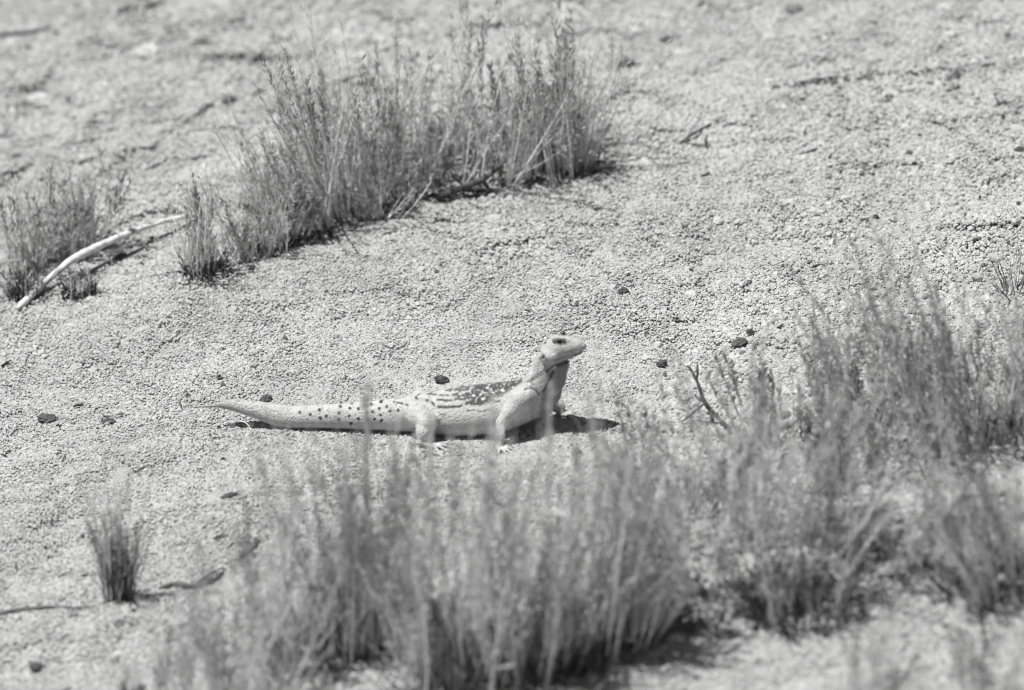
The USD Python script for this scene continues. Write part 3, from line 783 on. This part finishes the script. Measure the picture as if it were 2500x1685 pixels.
def tall_shoots(spec, seed, label):
    """A sparse plant of a few tall shoots, each a stem of its own: (root pixel, pixel height, lean, how dark)."""
    rng = np.random.default_rng(seed)
    o = P(1130.0, 1630.0)
    th = xform('dry_shrub', o, label=label, cat='shrub')
    for (u, v), h, lean, dark in spec:
        r0 = P(float(u), float(v))
        H = h * WIDTH / 2500 / CP
        k = 4
        roots = np.repeat(r0[None], k, 0) - o + rng.normal(0, 0.002, (k, 3)) * [1, 1, 0]
        dirs = np.array([lean, 0, 1]) + rng.normal(0, 0.04, (k, 3))
        p = shoots(roots, dirs, H * rng.uniform(0.72, 1.0, k), rng, N=9, wob=0.05, bend=0.02)
        rad = 0.0010 * np.linspace(1, 0.5, 9)[None] * np.ones((k, 1))
        put('shoot', tubes(p, rad), M['stem'], th, smooth=True, tone=np.full(k * 27, 1.1 - 0.5 * dark))
        put('foliage', leaflets(p, 80, 0.2, 0.0075, 0.0016, 0.7, rng), M['leaf'], th, kind='stuff', tone=np.full(k * 80 * 4, 1.15 - 0.7 * dark) * np.repeat(rng.uniform(0.8, 1.2, k * 80), 4))


tall_shoots([((915, 1600), 640, -0.05, 0.6), ((975, 1590), 560, -0.02, 0.4), ((1010, 1640), 600, 0.03, 0.35), ((1130, 1630), 590, -0.01, 0.2), ((1175, 1640), 620, 0.04, 0.05),
             ((1215, 1660), 620, 0.05, 0.6), ((1330, 1630), 650, 0.01, 0.3), ((1380, 1610), 560, 0.05, 0.5), ((1440, 1600), 600, 0.05, 0.6), ((1500, 1580), 540, 0.09, 0.5),
             ((870, 1600), 520, -0.07, 0.3), ((1555, 1560), 540, 0.12, 0.3)], 41, 'few tall blurred shoots that cross in front of the lizard')
plant('dry_shrub', (1640, 1190), 170, 300, 46, 45, 'blurred low scrub between the lizard and the dark bare twig', 'shrub', leafy=9, stalks=3, dead=30, wild=0.25, **FR)
plant('dry_shrub', (2020, 1180), 230, 420, 130, 46, 'low tangled scrub under the pale standing stalk', 'shrub', leafy=9, stalks=5, dead=50, wild=0.35, **FR)
plant('dry_shrub', (700, 585), 150, 200, 90, 47, 'ragged low sprigs at the front foot of the shrub bank, left of the root line', 'shrub', leafy=6, stalks=3, dead=40, wild=0.3)
plant('dry_shrub', (930, 530), 110, 200, 60, 48, 'ragged low sprigs at the front foot of the shrub bank, near its middle', 'shrub', leafy=6, stalks=4, dead=50, wild=0.3)
plant('dry_shrub', (2190, 1345), 260, 330, 80, 42, 'low sparse scrub between the wide shrub and the right edge shrub', 'shrub', leafy=8, stalks=4, dead=60, wild=0.3, **FR)
plant('dry_shrub', (1690, 1260), 260, 280, 70, 43, 'sparse blurred sprigs between the near thicket and the wide shrub', 'shrub', leafy=8, stalks=3, dead=30, wild=0.25, **FR)
plant('dry_shrub', (600, 630), 210, 220, 130, 44, 'thin trail of sprigs left of the long shrub bank', 'shrub', leafy=6, stalks=3, dead=40, lean=(-0.1, 0))

# ------------------------------------------------------------------ sticks and twigs
stick('pale_stick', [(45, 752), (130, 672), (190, 625), (290, 578), (400, 540), (478, 524)], 3.3, 'stick', 'long bleached curved stick lying across the left tufts', 'stick',
      lift=[3, 10, 18, 18, 12, 6], taper=0.3, rough=0.2, n=34, branches=[([(300, 574), (312, 560), (320, 552)], 1.2, [5, 7, 9])])
stick('dark_stick', [(1070, 482), (1120, 460), (1176, 438), (1226, 402)], 3.4, 'stick_dark', 'dark dead wood at the foot of the long shrub bank', 'dead wood', lift=[4, 10, 14, 22],
      branches=[([(1120, 460), (1150, 462), (1185, 462)], 2.4, [9, 6, 2]), ([(1176, 438), (1186, 448), (1194, 458)], 2.0, [13, 8, 2]), ([(1136, 452), (1116, 438), (1100, 418)], 1.6, [11, 16, 24])])
stick('twig', [(1060, 492), (1110, 478), (1165, 464), (1215, 450)], 1.2, 'stick_dark', 'upper of two thin twigs lying below the dark dead wood', 'twig')
stick('twig', [(1090, 497), (1130, 490), (1175, 478), (1210, 470)], 1.1, 'stick_dark', 'lower of two thin twigs lying below the dark dead wood', 'twig')
stick('twig', [(935, 570), (955, 566), (975, 560)], 1.2, 'stick_mid', 'short twig on the sand under the shrub bank', 'twig')
stick('twig', [(1660, 350), (1690, 328), (1730, 305), (1775, 280)], 1.3, 'stick_dark', 'slanting thin dark twig on the sand at upper right', 'twig', lift=[2, 4, 3, 2])
stick('twig', [(1730, 362), (1724, 350), (1727, 330)], 1.5, 'stick_dark', 'short forked dark twig under the slanting twig', 'twig', lift=[1, 4, 10], branches=[([(1724, 356), (1700, 352), (1675, 350)], 0.7, [3, 2, 1])])
stick('twig', [(1765, 308), (1785, 302), (1800, 298)], 1.0, 'stick_dark', 'short dark twig end beside the slanting twig', 'twig')
stick('twig', [(2425, 262), (2445, 252), (2470, 250)], 1.3, 'stick_dark', 'small forked dark twig near the top right edge', 'twig', lift=[1, 4, 6], branches=[([(2445, 252), (2432, 240), (2428, 228)], 0.8, [4, 6, 9])])
stick('twig', [(2180, 412), (2205, 402), (2230, 400), (2250, 408)], 0.8, 'stick_dark', 'thin arched twig lying on the gravel at right', 'twig')
stick('twig', [(2090, 194), (2105, 190), (2120, 186)], 1.6, 'stick_dark', 'dark piece added for shaded pits in the middle of the broken line', 'twig')  # these three dark pieces stand in for shaded pits along a crust crack
stick('twig', [(2312, 194), (2342, 184), (2368, 166)], 1.8, 'stick_dark', 'right dark piece added for shaded pits of the broken line across the upper slope', 'twig')
stick('twig', [(1950, 210), (1965, 208), (1985, 202)], 1.6, 'stick_dark', 'left dark piece added for shaded pits of the broken line across the upper slope', 'twig')
stick('dark_stick', [(290, 28), (340, 18), (400, 4)], 3.4, 'stick_dark', 'thick blurred dark stick cut by the top edge', 'stick')
stick('dark_stick', [(0, 86), (50, 80), (85, 76), (125, 66)], 2.8, 'stick_dark', 'blurred dark stick at the top left edge', 'stick')
stick('dead_twig', [(1778, 1042), (1748, 1012), (1722, 982), (1712, 955), (1700, 925), (1678, 893)], 2.0, 'stick_dark', 'bare branching dark twig standing right of the lizard', 'twig', lift=[2, 8, 18, 25, 33, 42],
      branches=[([(1700, 925), (1704, 908), (1702, 888)], 1.3, [33, 38, 44]), ([(1722, 982), (1705, 972), (1695, 964)], 1.2, [18, 21, 24]), ([(1718, 986), (1690, 1010), (1665, 1030)], 1.2, [17, 9, 2])])
stick('curved_root', [(390, 1438), (430, 1425), (475, 1432), (520, 1415), (545, 1395)], 2.6, 'stick_dark', 'dark crooked root lying on sand left of the thicket', 'root', lift=[1, 2, 1, 2, 2],
      branches=[([(480, 1425), (515, 1400), (545, 1385)], 1.2, [2, 3, 4])])
stick('curved_root', [(575, 1365), (605, 1347), (625, 1325), (632, 1310)], 2.2, 'stick_dark', 'curved dark root end running into the thicket', 'root')
stick('thin_stick', [(-30, 1512), (30, 1488), (110, 1480), (180, 1482), (228, 1480)], 1.4, 'stick_mid', 'thin stick at the lower left edge beside the slim tuft', 'stick', lift=[1, 3, 3, 2, 2])
stick('twig', [(232, 1530), (255, 1515), (275, 1495)], 1.0, 'stick_dark', 'small twig below the slim tuft', 'twig')
stick('twig', [(140, 1508), (165, 1505), (190, 1500)], 1.1, 'stick_dark', 'dark splinter under the thin stick at lower left', 'twig')
stick('standing_stalk', [(2128, 1010), (2142, 950), (2150, 905), (2160, 880)], 3.6, 'stick', 'pale blurred stalk standing upright among the right shrubs', 'stalk', lift=[0, 22, 38, 46], taper=0.15)
stick('pale_twig', [(2210, 955), (2245, 948), (2290, 945)], 1.6, 'stick_mid', 'short sideways twig beside the pale standing stalk', 'twig', lift=[10, 10, 8])
# curl of dry grass beside the tail
lp = [(500, 1062), (520, 1040), (560, 1030), (600, 1032), (612, 1050), (600, 1068), (560, 1072), (530, 1066)]
stick('grass_curl', lp, 0.4, 'stick', 'curled loop of dry grass on the sand under the tail', 'dry grass', lift=[1, 3, 6, 7, 5, 2, 1, 1], n=40, sides=5)
stick('twig', [(515, 1070), (540, 1068), (560, 1064)], 1.0, 'stick_dark', 'dark bit added for the shadow beside the curled grass loop', 'twig')  # dark bit laid where the loop has its shadow
stick('dark_stick', [(1560, 1560), (1610, 1540), (1660, 1528), (1720, 1518)], 4.0, 'stick_dark', 'dark wood added for the shade in the hollow under the near thicket', 'dead wood', lift=[3, 6, 7, 5],  # dark wood put in to imitate the shadow under the overhang
      branches=[([(1610, 1540), (1640, 1512), (1690, 1500)], 2.6, [6, 8, 8]), ([(1580, 1562), (1520, 1580), (1460, 1600)], 3.0, [3, 4, 3])])
stick('pale_twig', [(1700, 1535), (1725, 1545), (1745, 1570)], 2.0, 'stick', 'short pale twig at the right end of the hollow', 'twig')

# litter of broken twig bits, thickest along the feet of the shrubs, and half buried clods
rng = np.random.default_rng(77)
uv = [np.stack([rng.uniform(-40, 2540, 170), rng.uniform(-20, 1700, 170)], -1)]
for (u0, v0), (u1, v1), n_, sd in (((620, 630), (1020, 490), 120, 18), ((1000, 490), (1480, 415), 80, 16), ((700, 1640), (1050, 1500), 60, 40), ((1200, 1640), (1720, 1520), 190, 30), ((1800, 1500), (2150, 1480), 90, 28),  # the thickest run also darkens the hollow in place of shade
                                   ((2000, 1060), (2450, 1060), 70, 40), ((2100, 1300), (2480, 1440), 60, 50), ((440, 670), (620, 640), 40, 14), ((1900, 215), (2370, 165), 70, 9)):
    t = rng.random(n_)
    uv.append(np.stack([u0 + (u1 - u0) * t + rng.normal(0, sd, n_), v0 + (v1 - v0) * t + rng.normal(0, sd * 0.6, n_)], -1))
uv = np.vstack(uv)
c = P(uv[:, 0], uv[:, 1])
keep = ~((uv[:, 0] > 560) & (uv[:, 0] < 1480) & (uv[:, 1] > 800) & (uv[:, 1] < 1090))
c = c[keep]
n_ = len(c)
L_ = rng.uniform(0.0025, 0.011, n_)
a_ = rng.normal(0.3, 0.9, n_)
tt = np.linspace(-0.5, 0.5, 4)
xx = c[:, None, 0] + np.cos(a_)[:, None] * L_[:, None] * tt + rng.normal(0, 0.0006, (n_, 4))
yy = c[:, None, 1] + np.sin(a_)[:, None] * L_[:, None] * tt + rng.normal(0, 0.0006, (n_, 4))
zz_ = rawground(xx, yy) + 0.0012 + rng.uniform(0, 0.002, (n_, 4))
put('dry_litter', tubes(np.stack([xx, yy, zz_], -1), rng.uniform(0.0005, 0.0013, (n_, 1)) * np.array([0.6, 1, 0.9, 0.4])[None], 4), M['dead'], smooth=True, kind='stuff', tone=np.repeat(rng.uniform(0.4, 1.8, n_), 16),
    label='dark broken twig bits strewn over the gravel', cat='litter')
n_ = 520
uv = np.stack([rng.uniform(-40, 2540, n_), -20 + 1700 * rng.random(n_) ** 1.6], -1)
keep = ~((uv[:, 0] > 450) & (uv[:, 0] < 1560) & (uv[:, 1] > 740) & (uv[:, 1] < 1110))
uv = uv[keep]; n_ = len(uv)
c = P(uv[:, 0], uv[:, 1])
base = trimesh.creation.icosphere(2)
bv, bf = np.array(base.vertices), np.array(base.faces)
r_ = np.clip(0.0022 * np.exp(rng.normal(0, 0.45, n_)), 0.0012, 0.0045) * (1 + 0.5 * smoothstep(500, 0, uv[:, 1]))
vs = np.stack([bv * (0.45 + 1.1 * meshkit.fbm(bv * 1.9 + k * 5.1, 3, k)[:, None]) for k in range(n_)])
vs = vs * np.stack([rng.uniform(0.9, 1.5, n_), rng.uniform(0.7, 1.1, n_), rng.uniform(0.5, 0.8, n_)], -1)[:, None] * r_[:, None, None]
a_ = rng.uniform(0, 6.3, n_)[:, None]
vs = np.stack([vs[..., 0] * np.cos(a_) - vs[..., 1] * np.sin(a_), vs[..., 0] * np.sin(a_) + vs[..., 1] * np.cos(a_), vs[..., 2]], -1) + c[:, None] + np.array([0, 0, 0.0004])
put('clods', (vs.reshape(-1, 3), (bf[None] + (np.arange(n_) * len(bv))[:, None, None]).reshape(-1, 3)), M['gravel'], smooth=False, kind='stuff',
    tone=np.repeat(rng.uniform(0.05, 0.85, n_), len(bv)), label='pale crumbly clods half sunk in the gravel', cat='clods')

# ------------------------------------------------------------------ pebbles, droppings, clods, and dark lumps in place of some shadows
for uv, size, mat, lab, cat, kw in [
    ((1523, 712), (26, 20), 'stone_dark', 'single round black pebble on open gravel right of centre', 'pebble', dict(seed=1, sink=0.3)),
    ((1080, 928), (40, 22), 'stone_dark', 'dark pointed pebble just behind the back of the lizard', 'pebble', dict(seed=2, depth=0.6, tilt=-0.35)),
    ((1616, 889), (28, 20), 'stone_dark', 'dark knobbly pebble right of the raised head', 'pebble', dict(seed=3)),
    ((1805, 836), (40, 15), 'stone_dark', 'dark crumbled lump near the right shrubs', 'clod', dict(seed=4, tilt=0.2)),
    ((1832, 812), (20, 16), 'stone_dark', 'small dark bit above the crumbled lump', 'clod', dict(seed=5)),
    ((650, 974), (28, 18), 'stone_dark', 'dark oval pebble just behind the tail', 'pebble', dict(seed=6, tilt=0.35)),
    ((116, 1022), (52, 16), 'stone_dark', 'flat dark flake at the left on open gravel', 'flake', dict(seed=7, depth=0.7)),
    ((265, 1029), (36, 12), 'stone_dark', 'small dark flake between the left flake and the tail', 'flake', dict(seed=8, depth=0.7)),
    ((560, 1210), (44, 12), 'stick_dark', 'slanted dark bark chip on gravel under the tail', 'bark chip', dict(seed=9, tilt=0.3, depth=0.5)),
    ((542, 1310), (34, 9), 'stick_dark', 'dark splinter chip left of the thicket', 'bark chip', dict(seed=10, tilt=0.15, depth=0.5)),
    ((88, 1630), (30, 22), 'stone_dark', 'dark pebble near the bottom left corner', 'pebble', dict(seed=11)),
    ((1525, 158), (50, 26), 'stone_dark', 'blurred dark stone right of the shrub bank', 'stone', dict(seed=12, tilt=0.3)),
    ((556, 246), (44, 18), 'stone_dark', 'largest of three dark lumps added for blurred shadow holes at upper left', 'stone', dict(seed=13, tilt=0.25)),  # this and the next two stand in for shadowed holes
    ((490, 270), (26, 14), 'stone_dark', 'left small one of the three lumps added for shadow holes', 'stone', dict(seed=14)),
    ((600, 276), (24, 12), 'stone_dark', 'right small one of the three lumps added for shadow holes', 'stone', dict(seed=15)),
    ((90, 209), (24, 12), 'stone_dark', 'dark lump added for a blurred shadow streak under the stick at upper left', 'pebble', dict(seed=16, tilt=0.2)),  # dark lump in place of a shadow streak on the ground
    ((40, 384), (36, 14), 'stone_dark', 'dark lump added for a blurred shadow streak at the left edge', 'pebble', dict(seed=17, tilt=0.25)),  # another lump in place of a ground shadow
    ((388, 152), (24, 12), 'stone_dark', 'dark bit added for the shadow beside the pale stone at top', 'pebble', dict(seed=18, tilt=0.4)),  # dark lump in place of the shadow of the pale stone
    ((362, 130), (90, 40), 'stone_pale', 'blurred pale stone near the thick dark stick', 'stone', dict(seed=19, sink=0.5)),
    ((100, 245), (80, 36), 'stone_pale', 'blurred pale stone at upper left edge', 'stone', dict(seed=20, sink=0.5)),
    ((585, 48), (36, 12), 'stone_dark', 'dark lump added for a blurred shadow streak near the top edge left of the shrubs', 'pebble', dict(seed=21, tilt=0.25)),  # lump drawn dark where a clod edge throws shadow
    ((288, 620), (44, 14), 'stone_dark', 'dark chip under the pale stick', 'bark chip', dict(seed=22)),
    ((1625, 97), (34, 14), 'stone_dark', 'dark stone lying by a crack at the top', 'stone', dict(seed=23, tilt=0.2)),
    ((1895, 215), (26, 12), 'stone_dark', 'dark clod at the left start of the broken line', 'clod', dict(seed=24)),
    ((2330, 188), (30, 12), 'stone_dark', 'dark clod within the right piece of the broken line', 'clod', dict(seed=25, tilt=0.3)),
    ((2357, 137), (20, 10), 'stone_dark', 'dark chip above the right end of the broken line', 'clod', dict(seed=26, tilt=0.4)),
    ((2220, 373), (20, 10), 'stone_dark', 'small dark pebble above the arched twig', 'pebble', dict(seed=27)),
    ((2490, 366), (26, 16), 'stone_dark', 'dark pebble at the right edge', 'pebble', dict(seed=28)),
    ((2110, 537), (18, 9), 'stone_dark', 'left of two small dark pebbles on coarse gravel', 'pebble', dict(seed=29)),
    ((2137, 530), (16, 14), 'stone_dark', 'right of two small dark pebbles on coarse gravel', 'pebble', dict(seed=30)),
    ((1457, 511), (18, 7), 'stone_dark', 'tiny dark chip under the right end of the shrub bank', 'pebble', dict(seed=31)),
    ((1940, 22), (50, 26), 'stick_mid', 'grey blurred stone at the top edge', 'stone', dict(seed=32)),
    ((2380, 1432), (50, 18), 'stone_dark', 'blurred dark chip left of the right edge shrub', 'bark chip', dict(seed=33, tilt=0.4)),
    ((1725, 1313), (34, 14), 'stone_dark', 'dark chip under the wide spreading shrub', 'bark chip', dict(seed=34)),
    ((1915, 1013), (40, 12), 'stone_dark', 'dark chip at the foot of the twin tipped tuft', 'bark chip', dict(seed=35)),
]:
    stone({'flake': 'stone_flake', 'bark chip': 'bark_chip'}.get(cat, cat), uv, size, mat, lab, cat, **kw)
